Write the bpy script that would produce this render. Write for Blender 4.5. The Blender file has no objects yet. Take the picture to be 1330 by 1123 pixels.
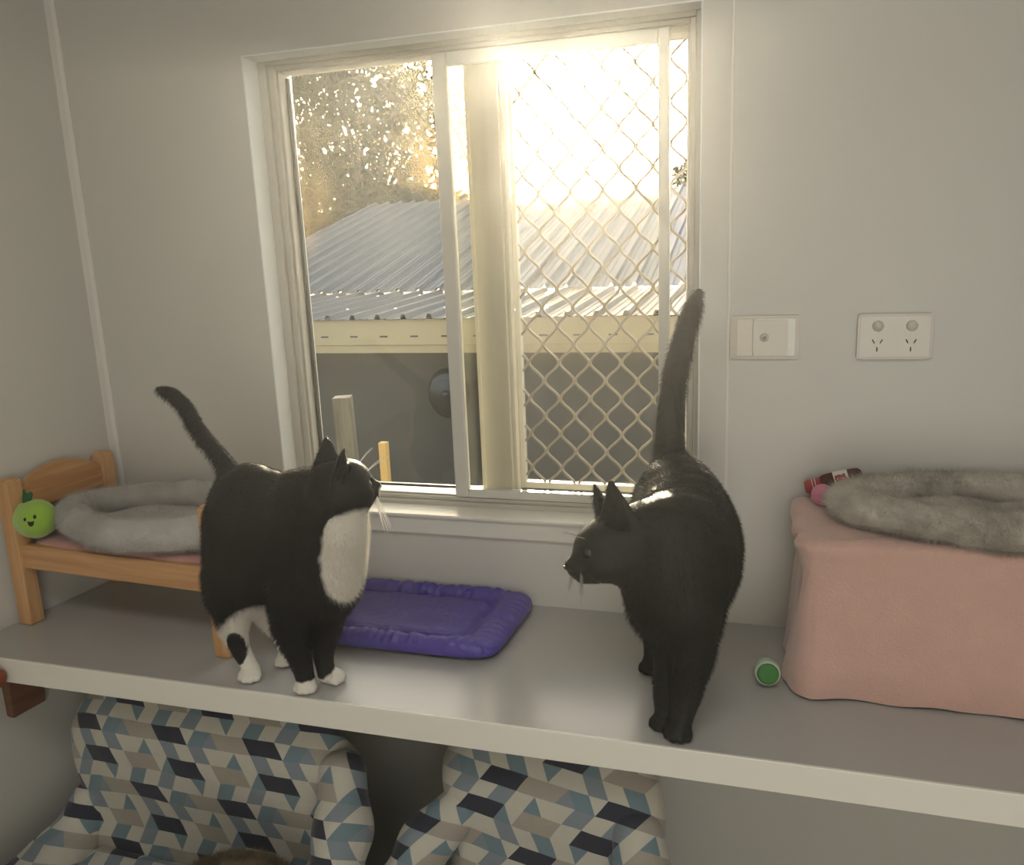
import bpy, bmesh, math, random
import numpy as np
from mathutils import Vector, Matrix
random.seed(7); np.random.seed(7)
C = bpy.context.scene.collection
PI = math.pi

# ------------------------------------------------------------------ helpers
def tag(o, label=None, cat=None, group=None, kind=None):
    if label: o['label'] = label
    if cat: o['category'] = cat
    if group: o['group'] = group
    if kind: o['kind'] = kind
    return o

def empty(name, loc=(0, 0, 0), rz=0.0):
    o = bpy.data.objects.new(name, None); C.objects.link(o)
    o.location = loc; o.rotation_euler = (0, 0, rz); o.empty_display_size = .05
    return o

def link(name, me, mats, parent=None, smooth=False):
    o = bpy.data.objects.new(name, me); C.objects.link(o)
    if not isinstance(mats, (list, tuple)): mats = [mats]
    for m in mats: me.materials.append(m)
    if smooth:
        me.polygons.foreach_set('use_smooth', [True] * len(me.polygons))
    if parent is not None:
        o.parent = parent          # child coordinates are the parent's local ones
    return o

class MB:
    """collects shapes into one bmesh"""
    def __init__(s): s.bm = bmesh.new()
    def box(s, x0, x1, y0, y1, z0, z1, bev=0.0, seg=2, mi=0, M=None):
        r = bmesh.ops.create_cube(s.bm, size=1.0)
        vs = r['verts']
        for v in vs:
            v.co = Vector(((x0 + x1) / 2 + v.co.x * (x1 - x0), (y0 + y1) / 2 + v.co.y * (y1 - y0), (z0 + z1) / 2 + v.co.z * (z1 - z0)))
        fs = set(f for v in vs for f in v.link_faces)
        for f in fs: f.material_index = mi
        if bev > 0:
            es = list(set(e for v in vs for e in v.link_edges))
            r = bmesh.ops.bevel(s.bm, geom=es, offset=bev, segments=seg, affect='EDGES', profile=.5)
            vs = list(set(v for f in r['faces'] for v in f.verts) | set(v for v in vs if v.is_valid))
            for f in r['faces']: f.material_index = mi
        if M is not None:
            bmesh.ops.transform(s.bm, matrix=M, verts=[v for v in vs if v.is_valid])
        return s
    def tube(s, pts, rad, n=8, mi=0, cap=True):
        pts = [Vector(p) for p in pts]
        rs = rad if isinstance(rad, (list, tuple)) else [rad] * len(pts)
        rings = []; ref = None
        for i, p in enumerate(pts):
            t = (pts[min(i + 1, len(pts) - 1)] - pts[max(i - 1, 0)]).normalized()
            if ref is None:
                ref = Vector((0, 0, 1)) if abs(t.z) < .9 else Vector((1, 0, 0))
            u = t.cross(ref).normalized(); w = u.cross(t).normalized(); ref = w
            rings.append([s.bm.verts.new(p + (u * math.cos(2 * PI * k / n) + w * math.sin(2 * PI * k / n)) * rs[i]) for k in range(n)])
        for a, b in zip(rings, rings[1:]):
            for k in range(n):
                f = s.bm.faces.new((a[k], a[(k + 1) % n], b[(k + 1) % n], b[k])); f.material_index = mi; f.smooth = True
        if cap:
            for r in (rings[0][::-1], rings[-1]):
                f = s.bm.faces.new(r); f.material_index = mi
        return s
    def lathe(s, prof, n=32, M=None, mi=0):
        """prof: (radius, height) around z"""
        rings = []; new = []
        for r, z in prof:
            if r < 1e-6:
                v = s.bm.verts.new((0, 0, z)); new.append(v); rings.append([v])
            else:
                ring = [s.bm.verts.new((r * math.cos(2 * PI * k / n), r * math.sin(2 * PI * k / n), z)) for k in range(n)]
                new += ring; rings.append(ring)
        for a, b in zip(rings, rings[1:]):
            for k in range(n):
                if len(a) == 1 and len(b) == 1: continue
                if len(a) == 1: vs = (a[0], b[(k + 1) % n], b[k])
                elif len(b) == 1: vs = (a[k], a[(k + 1) % n], b[0])
                else: vs = (a[k], a[(k + 1) % n], b[(k + 1) % n], b[k])
                f = s.bm.faces.new(vs); f.material_index = mi; f.smooth = True
        if M is not None: bmesh.ops.transform(s.bm, matrix=M, verts=new)
        return s
    def prism(s, pts, d, axis='y', o=0.0, mi=0, bev=0.0):
        """outline pts extruded by d along axis starting at o"""
        def P(a, b, c):
            return {'y': (a, c, b), 'x': (c, a, b), 'z': (a, b, c)}[axis]
        A = [s.bm.verts.new(P(a, b, o)) for a, b in pts]; B = [s.bm.verts.new(P(a, b, o + d)) for a, b in pts]
        n = len(pts); fs = [s.bm.faces.new(A), s.bm.faces.new(B[::-1])]
        for k in range(n): fs.append(s.bm.faces.new((A[k], B[k], B[(k + 1) % n], A[(k + 1) % n])))
        for f in fs: f.material_index = mi
        if bev:
            es = list(set(e for f in fs[:2] for e in f.edges))
            bmesh.ops.bevel(s.bm, geom=es, offset=bev, segments=2, affect='EDGES')
        return s
    def build(s, name, mats, parent=None, smooth=False, fix=True):
        if fix: bmesh.ops.recalc_face_normals(s.bm, faces=s.bm.faces[:])
        me = bpy.data.meshes.new(name); s.bm.to_mesh(me); s.bm.free()
        return link(name, me, mats, parent, smooth)

def autosmooth(o, deg=40):
    me = o.data
    me.polygons.foreach_set('use_smooth', [True] * len(me.polygons))
    try: me.set_sharp_from_angle(angle=math.radians(deg))
    except Exception: pass
    return o

# ------------------------------------------------------------------ signed distance modelling (continuous organic bodies)
def cap(a, b, r1, r2=None, k=.012, n=None, s=1.0, sub=False):
    return dict(t='c', a=np.array(a, float), b=np.array(b, float), r1=r1, r2=r1 if r2 is None else r2, k=k, n=n, s=s, sub=sub)
def ell(c, r, k=.02, R=None, sub=False):
    return dict(t='e', c=np.array(c, float), r=np.array(r, float), k=k, R=R, sub=sub)
def rbox(c, h, r, k=.02, R=None):
    return dict(t='b', c=np.array(c, float), h=np.array(h, float), r=r, k=k, R=R, sub=False)
def chain(pts, rs, k=.012, sub=4):
    """smooth tapered limb through the joints; only its root blends widely"""
    A = [np.r_[np.array(p, float), r] for p, r in zip(pts, rs)]
    A = [2 * A[0] - A[1]] + A + [2 * A[-1] - A[-2]]; Q = []
    for i in range(1, len(A) - 2):
        for j in range(sub):
            t = j / sub; p0, p1, p2, p3 = A[i - 1:i + 3]
            Q.append(.5 * (2 * p1 + (p2 - p0) * t + (2 * p0 - 5 * p1 + 4 * p2 - p3) * t * t + (3 * p1 - p0 - 3 * p2 + p3) * t ** 3))
    Q.append(A[-2])
    return [cap(Q[i][:3], Q[i + 1][:3], Q[i][3], Q[i + 1][3], k if i < 2 else .003) for i in range(len(Q) - 1)]

def rotm(yaw=0, pitch=0, roll=0):
    return np.array((Matrix.Rotation(yaw, 3, 'Z') @ Matrix.Rotation(pitch, 3, 'Y') @ Matrix.Rotation(roll, 3, 'X')))

def prim_d(p, X):
    if p['t'] == 'c':
        a, b = p['a'], p['b']; q = X - a; ba = b - a
        if p['n'] is not None:
            n = np.array(p['n'], float); n /= np.linalg.norm(n)
            q = q + (q @ n)[..., None] * n * (1 / p['s'] - 1)
            ba = ba + (ba @ n) * n * (1 / p['s'] - 1)
        L = ba @ ba
        t = np.clip((q @ ba) / max(L, 1e-12), 0, 1)
        return np.linalg.norm(q - t[..., None] * ba, axis=-1) - (p['r1'] + t * (p['r2'] - p['r1']))
    q = X - p['c']
    if p['R'] is not None: q = q @ p['R']
    if p['t'] == 'e':
        return (np.linalg.norm(q / p['r'], axis=-1) - 1) * p['r'].min()
    d = np.abs(q) - (p['h'] - p['r'])
    return np.linalg.norm(np.maximum(d, 0), axis=-1) + np.minimum(d.max(-1), 0) - p['r']

def bounds(p, m):
    if p['t'] == 'c':
        r = max(p['r1'], p['r2']) + m
        return np.minimum(p['a'], p['b']) - r, np.maximum(p['a'], p['b']) + r
    e = p['r'] if p['t'] == 'e' else p['h']
    if p['R'] is not None: e = np.ones(3) * np.linalg.norm(e)
    return p['c'] - e - m, p['c'] + e + m

def sdf_mesh(name, prims, res, disp=None, clip_z=None):
    pos = [p for p in prims if not p['sub']]
    lo = np.min([bounds(p, .02)[0] for p in pos], 0); hi = np.max([bounds(p, .02)[1] for p in pos], 0)
    n = np.ceil((hi - lo) / res).astype(int) + 1
    D = np.full(n, .05, np.float32)
    ax = [lo[i] + np.arange(n[i]) * res for i in range(3)]
    for p in prims:
        b0, b1 = bounds(p, .045)
        i0 = np.clip(np.floor((b0 - lo) / res).astype(int), 0, n - 1); i1 = np.clip(np.ceil((b1 - lo) / res).astype(int) + 1, 1, n)
        sl = tuple(slice(i0[i], i1[i]) for i in range(3))
        X = np.stack(np.meshgrid(*[ax[i][sl[i]] for i in range(3)], indexing='ij'), -1)
        d = prim_d(p, X); o = D[sl]; k = p['k']
        if p['sub']:
            h = np.maximum(k - np.abs(o + d), 0) / k
            D[sl] = np.maximum(o, -d) + h * h * k * .25
        else:
            h = np.maximum(k - np.abs(o - d), 0) / k
            D[sl] = np.minimum(o, d) - h * h * k * .25
    if disp is not None:
        X = np.stack(np.meshgrid(*ax, indexing='ij'), -1); D = D + disp(X).astype(np.float32)
    if clip_z is not None:
        D = np.maximum(D, (clip_z - ax[2])[None, None, :].astype(np.float32))
    # naive surface nets
    ins = D < 0
    cs = np.array(D.shape) - 1
    acc = np.zeros(tuple(cs) + (3,)); cnt = np.zeros(tuple(cs))
    offs = [(0, 0, 0), (1, 0, 0), (0, 1, 0), (0, 0, 1), (1, 1, 0), (1, 0, 1), (0, 1, 1), (1, 1, 1)]
    def sub(A, o): return A[o[0]:o[0] + cs[0], o[1]:o[1] + cs[1], o[2]:o[2] + cs[2]]
    for a in offs:
        for axis in range(3):
            if a[axis] == 1: continue
            b = list(a); b[axis] = 1
            da, db = sub(D, a), sub(D, b); m = (da < 0) != (db < 0)
            t = np.where(m, da / np.where(m, da - db, 1), 0)
            for c in range(3):
                acc[..., c] += np.where(m, a[c] + (t if c == axis else 0), 0)
            cnt += m
    m = cnt > 0
    idx = -np.ones(tuple(cs), int); idx[m] = np.arange(m.sum())
    cell = np.argwhere(m)
    V = lo + (cell + acc[m] / cnt[m][:, None]) * res
    F = []
    for axis in range(3):
        o1, o2 = [(1, 2), (2, 0), (0, 1)][axis]
        sa = [slice(None)] * 3; sb = [slice(None)] * 3
        sa[axis] = slice(0, -1); sb[axis] = slice(1, None)
        A = ins[tuple(sa)]; B = ins[tuple(sb)]
        e = np.argwhere(A != B)
        ok = (e[:, o1] > 0) & (e[:, o2] > 0) & (e[:, o1] < cs[o1]) & (e[:, o2] < cs[o2])
        e = e[ok]; fl = A[tuple(e.T)]
        def at(d1, d2):
            q = e.copy(); q[:, o1] -= d1; q[:, o2] -= d2
            return idx[tuple(q.T)]
        Q = np.stack([at(1, 1), at(0, 1), at(0, 0), at(1, 0)], 1)
        Q[~fl] = Q[~fl][:, ::-1]
        F.append(Q)
    F = np.concatenate(F)
    me = bpy.data.meshes.new(name)
    me.from_pydata(V.tolist(), [], F.tolist()); me.update()
    return me

def vnoise(X, s, seed=0):
    """cheap smooth pseudo noise -1..1"""
    rs = np.random.RandomState(seed); v = 0
    for i in range(5):
        k = rs.normal(size=3); k /= np.linalg.norm(k); v = v + np.sin((X @ k) * s * (0.7 + .6 * rs.rand()) + rs.rand() * 6.28)
    return v / 3.0

# ------------------------------------------------------------------ materials
def newmat(name):
    m = bpy.data.materials.new(name); m.use_nodes = True
    nt = m.node_tree; b = nt.nodes['Principled BSDF']
    return m, nt, b
def mat(name, col, rough=.5, bump=0.0, bscale=60, vary=0.0, vscale=6, sheen=0.0, spec=.5, metal=0.0, coat=0.0):
    m, nt, b = newmat(name); N = nt.nodes; L = nt.links
    b.inputs['Base Color'].default_value = (*col, 1); b.inputs['Roughness'].default_value = rough
    b.inputs['Specular IOR Level'].default_value = spec; b.inputs['Metallic'].default_value = metal
    if sheen: b.inputs['Sheen Weight'].default_value = sheen; b.inputs['Sheen Roughness'].default_value = .5
    if coat: b.inputs['Coat Weight'].default_value = coat; b.inputs['Coat Roughness'].default_value = .15
    tc = N.new('ShaderNodeTexCoord')
    if vary:
        nz = N.new('ShaderNodeTexNoise'); nz.inputs['Scale'].default_value = vscale; nz.inputs['Detail'].default_value = 4
        L.new(tc.outputs['Object'], nz.inputs['Vector'])
        mx = N.new('ShaderNodeMix'); mx.data_type = 'RGBA'
        mx.inputs['A'].default_value = (*[c * (1 - vary) for c in col], 1); mx.inputs['B'].default_value = (*[min(1, c * (1 + vary)) for c in col], 1)
        L.new(nz.outputs['Fac'], mx.inputs['Factor']); L.new(mx.outputs['Result'], b.inputs['Base Color'])
    if bump:
        nz = N.new('ShaderNodeTexNoise'); nz.inputs['Scale'].default_value = bscale; nz.inputs['Detail'].default_value = 5
        L.new(tc.outputs['Object'], nz.inputs['Vector'])
        bp = N.new('ShaderNodeBump'); bp.inputs['Strength'].default_value = bump; bp.inputs['Distance'].default_value = .004
        L.new(nz.outputs['Fac'], bp.inputs['Height']); L.new(bp.outputs['Normal'], b.inputs['Normal'])
    return m
def wood(name, c1, c2, axis_scale=(3, 60, 60), rough=.45):
    m, nt, b = newmat(name); N = nt.nodes; L = nt.links
    tc = N.new('ShaderNodeTexCoord'); mp = N.new('ShaderNodeMapping'); mp.inputs['Scale'].default_value = axis_scale
    nz = N.new('ShaderNodeTexNoise'); nz.inputs['Scale'].default_value = 1.0; nz.inputs['Detail'].default_value = 6; nz.inputs['Distortion'].default_value = .6
    L.new(tc.outputs['Object'], mp.inputs['Vector']); L.new(mp.outputs['Vector'], nz.inputs['Vector'])
    cr = N.new('ShaderNodeValToRGB'); cr.color_ramp.elements[0].position = .35; cr.color_ramp.elements[1].position = .65
    cr.color_ramp.elements[0].color = (*c1, 1); cr.color_ramp.elements[1].color = (*c2, 1)
    L.new(nz.outputs['Fac'], cr.inputs['Fac']); L.new(cr.outputs['Color'], b.inputs['Base Color'])
    b.inputs['Roughness'].default_value = rough
    return m

M_wall = mat('wall_panel', (.60, .59, .54), .38, bump=.05, bscale=25)
M_wall_dark = mat('wall_paint', (.60, .57, .50), .5)
M_floor = mat('vinyl_floor', (.42, .38, .32), .4, vary=.15)
M_frame = mat('window_aluminium', (.52, .50, .44), .35, bump=.03)
M_frame2 = mat('sash_aluminium', (.60, .59, .54), .3)
M_reveal = mat('reveal_paint', (.78, .80, .80), .3)
M_trim = mat('trim_paint', (.72, .70, .64), .3, bump=.04, bscale=20)
M_rubber = mat('window_seal', (.04, .04, .04), .5)
M_shelf = mat('shelf_laminate', (.46, .45, .43), .22, vary=.04, bump=.03, bscale=300, spec=.5)
M_edge = mat('shelf_edging', (.78, .76, .68), .3)
M_mesh = mat('grille_metal', (.24, .21, .17), .35, metal=.3)
M_plate = mat('socket_plastic', (.66, .63, .55), .25)
M_plate_clear = mat('plate_surround', (.56, .52, .46), .2)
M_plate_pale = mat('tv_module_plastic', (.80, .79, .72), .3)  # paler plastic of the inner plate
M_slot = mat('slot_dark', (.03, .03, .03), .6)
M_metal = mat('bright_metal', (.7, .7, .68), .2, metal=1)
M_pine = wood('pine', (.50, .26, .11), (.62, .36, .17), (4, 70, 70))
M_pine_v = wood('pine_upright', (.52, .28, .12), (.64, .38, .18), (70, 70, 4))
M_pine_h = wood('pine_headboard', (.46, .22, .085), (.60, .33, .14), (60, 5, 60))
M_brown = wood('brown_timber', (.16, .07, .04), (.22, .10, .06), (8, 8, 40))
M_red = wood('red_timber', (.22, .05, .02), (.30, .08, .035), (8, 8, 40))
M_pinkmat = mat('pink_mattress_fabric', (.52, .27, .24), .9, bump=.3, bscale=200, sheen=.3)
M_blanket = mat('pink_fleece', (.60, .385, .32), .95, bump=.5, bscale=260, vary=.08, vscale=30, sheen=.5)
M_applegreen = mat('green_plush', (.30, .52, .05), .9, bump=.5, bscale=300, vary=.15, sheen=.5)
M_leafdark = mat('dark_green_felt', (.02, .12, .04), .9, bump=.3, bscale=200)
M_black = mat('black_felt', (.01, .01, .01), .7)
M_greencap = mat('green_end', (.05, .20, .04), .6, vary=.25, vscale=80)
M_mint = mat('pale_mint_plastic', (.50, .58, .48), .4)
M_toyred = mat('red_plush', (.38, .05, .05), .85, bump=.3, bscale=200, sheen=.3)
M_toybrown = mat('brown_plush', (.09, .03, .03), .85, bump=.3, bscale=200)
M_toywhite = mat('white_label_cloth', (.75, .72, .66), .8)
M_toypink = mat('pink_ball_plush', (.62, .22, .32), .8, bump=.3, bscale=200, sheen=.3)
M_roof = mat('corrugated_steel', (.075, .075, .08), .5, vary=.12, vscale=3, metal=0, spec=.4)
M_fascia = mat('cream_fascia', (.33, .255, .14), .5, vary=.06)
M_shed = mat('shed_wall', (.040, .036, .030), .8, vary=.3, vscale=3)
M_ground = mat('garden_ground', (.10, .08, .05), .9, vary=.4, vscale=4)
M_post = wood('weathered_post', (.08, .065, .04), (.16, .13, .09), (30, 30, 3), .8)
M_stake = mat('yellow_stake', (.50, .31, .09), .6)
M_blackplastic = mat('black_plastic', (.012, .012, .012), .25)

def leaf_mat(name, col, trans=.6):
    m, nt, b = newmat(name); N = nt.nodes; L = nt.links
    b.inputs['Base Color'].default_value = (*col, 1); b.inputs['Roughness'].default_value = .9; b.inputs['Specular IOR Level'].default_value = .1
    t = N.new('ShaderNodeBsdfTranslucent'); t.inputs['Color'].default_value = (min(1, col[0] * 1.9), min(1, col[1] * 1.8), col[2], 1)
    mx = N.new('ShaderNodeMixShader'); mx.inputs['Fac'].default_value = trans
    L.new(b.outputs[0], mx.inputs[1]); L.new(t.outputs[0], mx.inputs[2]); L.new(mx.outputs[0], N['Material Output'].inputs['Surface'])
    return m
M_leaf = leaf_mat('tree_leaf', (.035, .036, .014), .04)
M_bark = mat('bark', (.06, .045, .03), .9)

def glass_mat(name, dust, rough=.3, ior=1.12, tint=(.97, .97, .93)):
    """dusty window pane: clear glass with a thin scattering film"""
    m, nt, b = newmat(name); N = nt.nodes; L = nt.links; N.remove(b)
    tr = N.new('ShaderNodeBsdfTransparent'); tr.inputs['Color'].default_value = (*tint, 1)
    rf = N.new('ShaderNodeBsdfRefraction'); rf.inputs['Roughness'].default_value = rough; rf.inputs['IOR'].default_value = ior
    rf.inputs['Color'].default_value = (1, .93, .80, 1)
    tc = N.new('ShaderNodeTexCoord'); mp = N.new('ShaderNodeMapping'); mp.inputs['Scale'].default_value = (14, 1, 2.2)
    nz = N.new('ShaderNodeTexNoise'); nz.inputs['Scale'].default_value = 1.5; nz.inputs['Detail'].default_value = 6
    L.new(tc.outputs['Object'], mp.inputs['Vector']); L.new(mp.outputs['Vector'], nz.inputs['Vector'])
    mr = N.new('ShaderNodeMapRange'); mr.inputs['From Min'].default_value = .3; mr.inputs['From Max'].default_value = .7
    mr.inputs['To Min'].default_value = dust * .5; mr.inputs['To Max'].default_value = dust * 1.5
    L.new(nz.outputs['Fac'], mr.inputs['Value'])
    mx = N.new('ShaderNodeMixShader'); L.new(mr.outputs['Result'], mx.inputs['Fac'])
    L.new(tr.outputs[0], mx.inputs[1]); L.new(rf.outputs[0], mx.inputs[2])
    gl = N.new('ShaderNodeBsdfGlossy'); gl.inputs['Roughness'].default_value = .03
    fr = N.new('ShaderNodeFresnel'); fr.inputs['IOR'].default_value = 1.3
    mx2 = N.new('ShaderNodeMixShader'); L.new(fr.outputs[0], mx2.inputs['Fac']); L.new(mx.outputs[0], mx2.inputs[1]); L.new(gl.outputs[0], mx2.inputs[2])
    L.new(mx2.outputs[0], N['Material Output'].inputs['Surface'])
    return m
M_glass = glass_mat('clean_pane_glass', .018, .30)
M_glass_dusty = glass_mat('dusty_pane_glass', .10, .33)  # dust film, also added to imitate the glow around the sun

# fur: principled colour chosen by soft ellipsoid patches in object space
def fur_mat(name, base, patches=(), rough=.45, noise=0.0, base2=None, nscale=20, sheen=.0, spec=.35):
    """patches: (centre, radii, colour) painted in order over the base colour"""
    m, nt, b = newmat(name); N = nt.nodes; L = nt.links
    tc = N.new('ShaderNodeTexCoord')
    cur = None
    nz = N.new('ShaderNodeTexNoise'); nz.inputs['Scale'].default_value = nscale; nz.inputs['Detail'].default_value = 5
    L.new(tc.outputs['Object'], nz.inputs['Vector'])
    if base2 is not None:
        mr = N.new('ShaderNodeMapRange'); mr.inputs['From Min'].default_value = .38; mr.inputs['From Max'].default_value = .62
        L.new(nz.outputs['Fac'], mr.inputs['Value'])
        mx = N.new('ShaderNodeMix'); mx.data_type = 'RGBA'; mx.inputs['A'].default_value = (*base, 1); mx.inputs['B'].default_value = (*base2, 1)
        L.new(mr.outputs['Result'], mx.inputs['Factor']); cur = mx.outputs['Result']
    wob = N.new('ShaderNodeVectorMath'); wob.operation = 'MULTIPLY_ADD'
    wn = N.new('ShaderNodeTexNoise'); wn.inputs['Scale'].default_value = 55
    L.new(tc.outputs['Object'], wn.inputs['Vector'])
    L.new(wn.outputs['Color'], wob.inputs[0]); wob.inputs[1].default_value = (.012, .012, .012)
    L.new(tc.outputs['Object'], wob.inputs[2])
    for c, r, col in patches:
        sb = N.new('ShaderNodeVectorMath'); sb.operation = 'SUBTRACT'; sb.inputs[1].default_value = [c[i] + .006 for i in range(3)]
        L.new(wob.outputs[0], sb.inputs[0])
        dv = N.new('ShaderNodeVectorMath'); dv.operation = 'DIVIDE'; dv.inputs[1].default_value = r
        L.new(sb.outputs[0], dv.inputs[0])
        ln = N.new('ShaderNodeVectorMath'); ln.operation = 'LENGTH'; L.new(dv.outputs[0], ln.inputs[0])
        mr = N.new('ShaderNodeMapRange'); mr.inputs['From Min'].default_value = 1.06; mr.inputs['From Max'].default_value = .94
        L.new(ln.outputs['Value'], mr.inputs['Value'])
        mx = N.new('ShaderNodeMix'); mx.data_type = 'RGBA'; mx.inputs['B'].default_value = (*col, 1)
        if cur is None: mx.inputs['A'].default_value = (*base, 1)
        else: L.new(cur, mx.inputs['A'])
        L.new(mr.outputs['Result'], mx.inputs['Factor']); cur = mx.outputs['Result']
    if cur is None: b.inputs['Base Color'].default_value = (*base, 1)
    else: L.new(cur, b.inputs['Base Color'])
    b.inputs['Roughness'].default_value = rough; b.inputs['Specular IOR Level'].default_value = spec
    if sheen: b.inputs['Sheen Weight'].default_value = sheen
    return m

def add_fur(o, count, length, radius=.00012, rand=.4, bend=(0, 0, 0), rough_=.0006, seed=1):
    md = o.modifiers.new('fur', 'PARTICLE_SYSTEM')
    ps = md.particle_system; st = ps.settings; ps.seed = seed
    st.type = 'HAIR'; st.count = count; st.hair_length = length; st.hair_step = 3
    st.emit_from = 'FACE'; st.use_emit_random = True; st.use_even_distribution = True
    st.use_advanced_hair = True
    st.normal_factor = .72 * length / 4; st.object_align_factor = Vector(bend) * length / 4
    st.factor_random = rand * length / 4
    st.length_random = .5 if hasattr(st, 'length_random') else 0
    st.render_step = 2; st.display_step = 2
    st.root_radius = 1.0; st.tip_radius = .15; st.radius_scale = radius * 2
    st.material = 1
    st.display_percentage = 5
    return st

# ------------------------------------------------------------------ camera
cam_d = bpy.data.cameras.new('camera'); cam = bpy.data.objects.new('camera', cam_d); C.objects.link(cam)
YAW, PITCH, ROLL = -.29988, -.21781, -.04049
def cam_axes():
    cy, sy, cp, sp, cr, sr = math.cos(YAW), math.sin(YAW), math.cos(PITCH), math.sin(PITCH), math.cos(ROLL), math.sin(ROLL)
    f = Vector((sy * cp, cy * cp, sp)); r = Vector((cy, -sy, 0)); u = r.cross(f)
    return r * cr + u * sr, -r * sr + u * cr, f
r_, u_, f_ = cam_axes()
mw = Matrix((( r_.x, u_.x, -f_.x, .0119), (r_.y, u_.y, -f_.y, -1.52134), (r_.z, u_.z, -f_.z, .71487), (0, 0, 0, 1)))
cam.matrix_world = mw
cam_d.sensor_width = 36; cam_d.lens = 1073 / 1330 * 36; cam_d.clip_start = .02; cam_d.clip_end = 200
bpy.context.scene.camera = cam

# ------------------------------------------------------------------ room shell
FZ, CZ = -.80, 1.75
WX0, WX1, WZ0, WZ1 = -.982, -.098, .185, 1.105        # window opening
m = MB()
m.box(-2.2, WX0, 0, .12, FZ, CZ); m.box(WX1, 1.25, 0, .12, FZ, CZ)
m.box(WX0, WX1, 0, .12, FZ, WZ0); m.box(WX0, WX1, 0, .12, WZ1, CZ)
w = m.build('wall_back', M_wall); tag(w, 'pale wall panels around the window above the shelf', 'wall', kind='structure')
# left wall leans back slightly from square
LA = math.radians(6.5)
ml = Matrix.Translation((-1.423, 0, 0)) @ Matrix.Rotation(-LA, 4, 'Z')
m = MB(); m.box(-.1, 0, -2.9, 0.0, FZ, CZ, M=ml)
w = m.build('wall_left', M_wall); tag(w, 'pale wall at the left behind the pine bed', 'wall', kind='structure')
m = MB(); m.box(1.15, 1.25, -2.7, 0, FZ, CZ)
w = m.build('wall_right', M_wall); tag(w, 'pale wall at the right end of the shelf', 'wall', kind='structure')
m = MB(); m.box(-2.2, 1.25, -2.8, -2.7, FZ, CZ)
w = m.build('wall_rear', M_wall_dark); tag(w, 'wall opposite the window', 'wall', kind='structure')
m = MB(); m.box(-2.2, 1.25, -2.8, .12, FZ - .1, FZ)
w = m.build('floor', M_floor); tag(w, 'floor under the shelf', 'floor', kind='structure')
m = MB(); m.box(-2.2, 1.25, -2.8, .12, CZ, CZ + .1)
w = m.build('ceiling', M_wall_dark); tag(w, 'pale ceiling', 'ceiling', kind='structure')
# cover strips
m = MB(); m.box(-.0505, -.0455, -.002, .001, 0, CZ, bev=.0008)
w = m.build('trim_1', M_trim); tag(w, 'thin vertical joint strip between wall panels right of the window', 'trim', kind='structure')
m = MB()
m.prism([(-1.423, 0), (-1.411, 0), (-1.411, -.004), (-1.418, -.008), (-1.4235, -.018), (-1.427, -.018)], CZ - .0, 'z', 0)
w = m.build('trim_2', M_trim); tag(w, 'vertical corner bead where the left wall meets the window wall', 'trim', kind='structure')

# window -------------------------------------------------------------
win = empty('window_1', ((WX0 + WX1) / 2, .06, WZ0)); win['kind'] = 'structure'
tag(win, 'sliding window with diamond security grille in the right half', 'window')
O = Vector((-(WX0 + WX1) / 2, -.06, -WZ0))
def wbox(m, x0, x1, y0, y1, z0, z1, bev=.0015, mi=0):
    m.box(x0 + O.x, x1 + O.x, y0 + O.y, y1 + O.y, z0 + O.z, z1 + O.z, bev=bev, mi=mi)
m = MB()   # reveal lining
wbox(m, WX0 - .001, WX0 + .002, -.002, .052, WZ0, WZ1, .0005); wbox(m, WX1 - .002, WX1 + .001, -.002, .052, WZ0, WZ1, .0005)
wbox(m, WX0, WX1, -.002, .052, WZ1 - .002, WZ1 + .001, .0005)
m.build('reveal', M_reveal, win)
m = MB()   # outer frame, stepped
for (a, b, y0, y1) in ((0, .020, .048, .11), (.020, .034, .056, .11), (.034, .040, .064, .11)):
    wbox(m, WX0 + a, WX0 + b, y0, y1, WZ0, WZ1); wbox(m, WX1 - b * .72, WX1 - a * .72, y0, y1, WZ0, WZ1)
    wbox(m, WX0 + b, WX1 - b * .72, y0, y1, WZ0 + a * .6, WZ0 + b * .6); wbox(m, WX0 + b, WX1 - b * .72, y0, y1, WZ1 - b * .55, WZ1 - a * .55)
m.build('window_frame', M_frame, win)
m = MB(); wbox(m, -.545, -.482, .074, .108, WZ0 + .02, WZ1 - .02, .003); wbox(m, -.553, -.545, .08, .104, WZ0 + .02, WZ1 - .02); wbox(m, -.482, -.474, .08, .104, WZ0 + .02, WZ1 - .02)
m.build('mullion', M_frame, win)
# fixed left light
m = MB(); wbox(m, WX0 + .040, WX0 + .047, .085, .095, WZ0 + .03, WZ1 - .03, .001, 0)
wbox(m, WX0 + .040, -.553, .085, .095, WZ0 + .03, WZ0 + .036, .001, 0)
m.build('window_seal', M_rubber, win)
m = MB(); wbox(m, WX0 + .044, -.55, .089, .093, WZ0 + .03, WZ1 - .025, 0); m.build('glass_pane', M_glass, win)
# sliding sash in the inner track
SX0, SX1 = -.606, -.158
sash = empty('sliding_sash', (0, 0, 0)); sash.parent = win
m = MB()
wbox(m, SX0, SX0 + .030, .052, .070, WZ0 + .022, WZ1 - .022, .003); wbox(m, SX1 - .020, SX1, .052, .070, WZ0 + .022, WZ1 - .022, .003)
wbox(m, SX0 + .03, SX1 - .02, .052, .070, WZ0 + .022, WZ0 + .040, .002); wbox(m, SX0 + .03, SX1 - .02, .052, .070, WZ1 - .046, WZ1 - .022, .002)
sm = m.build('sash_frame', M_frame2, sash)
m = MB(); wbox(m, SX0 + .028, SX1 - .018, .059, .063, WZ0 + .038, WZ1 - .03, 0); m.build('glass_pane', M_glass_dusty, sash)
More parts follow.
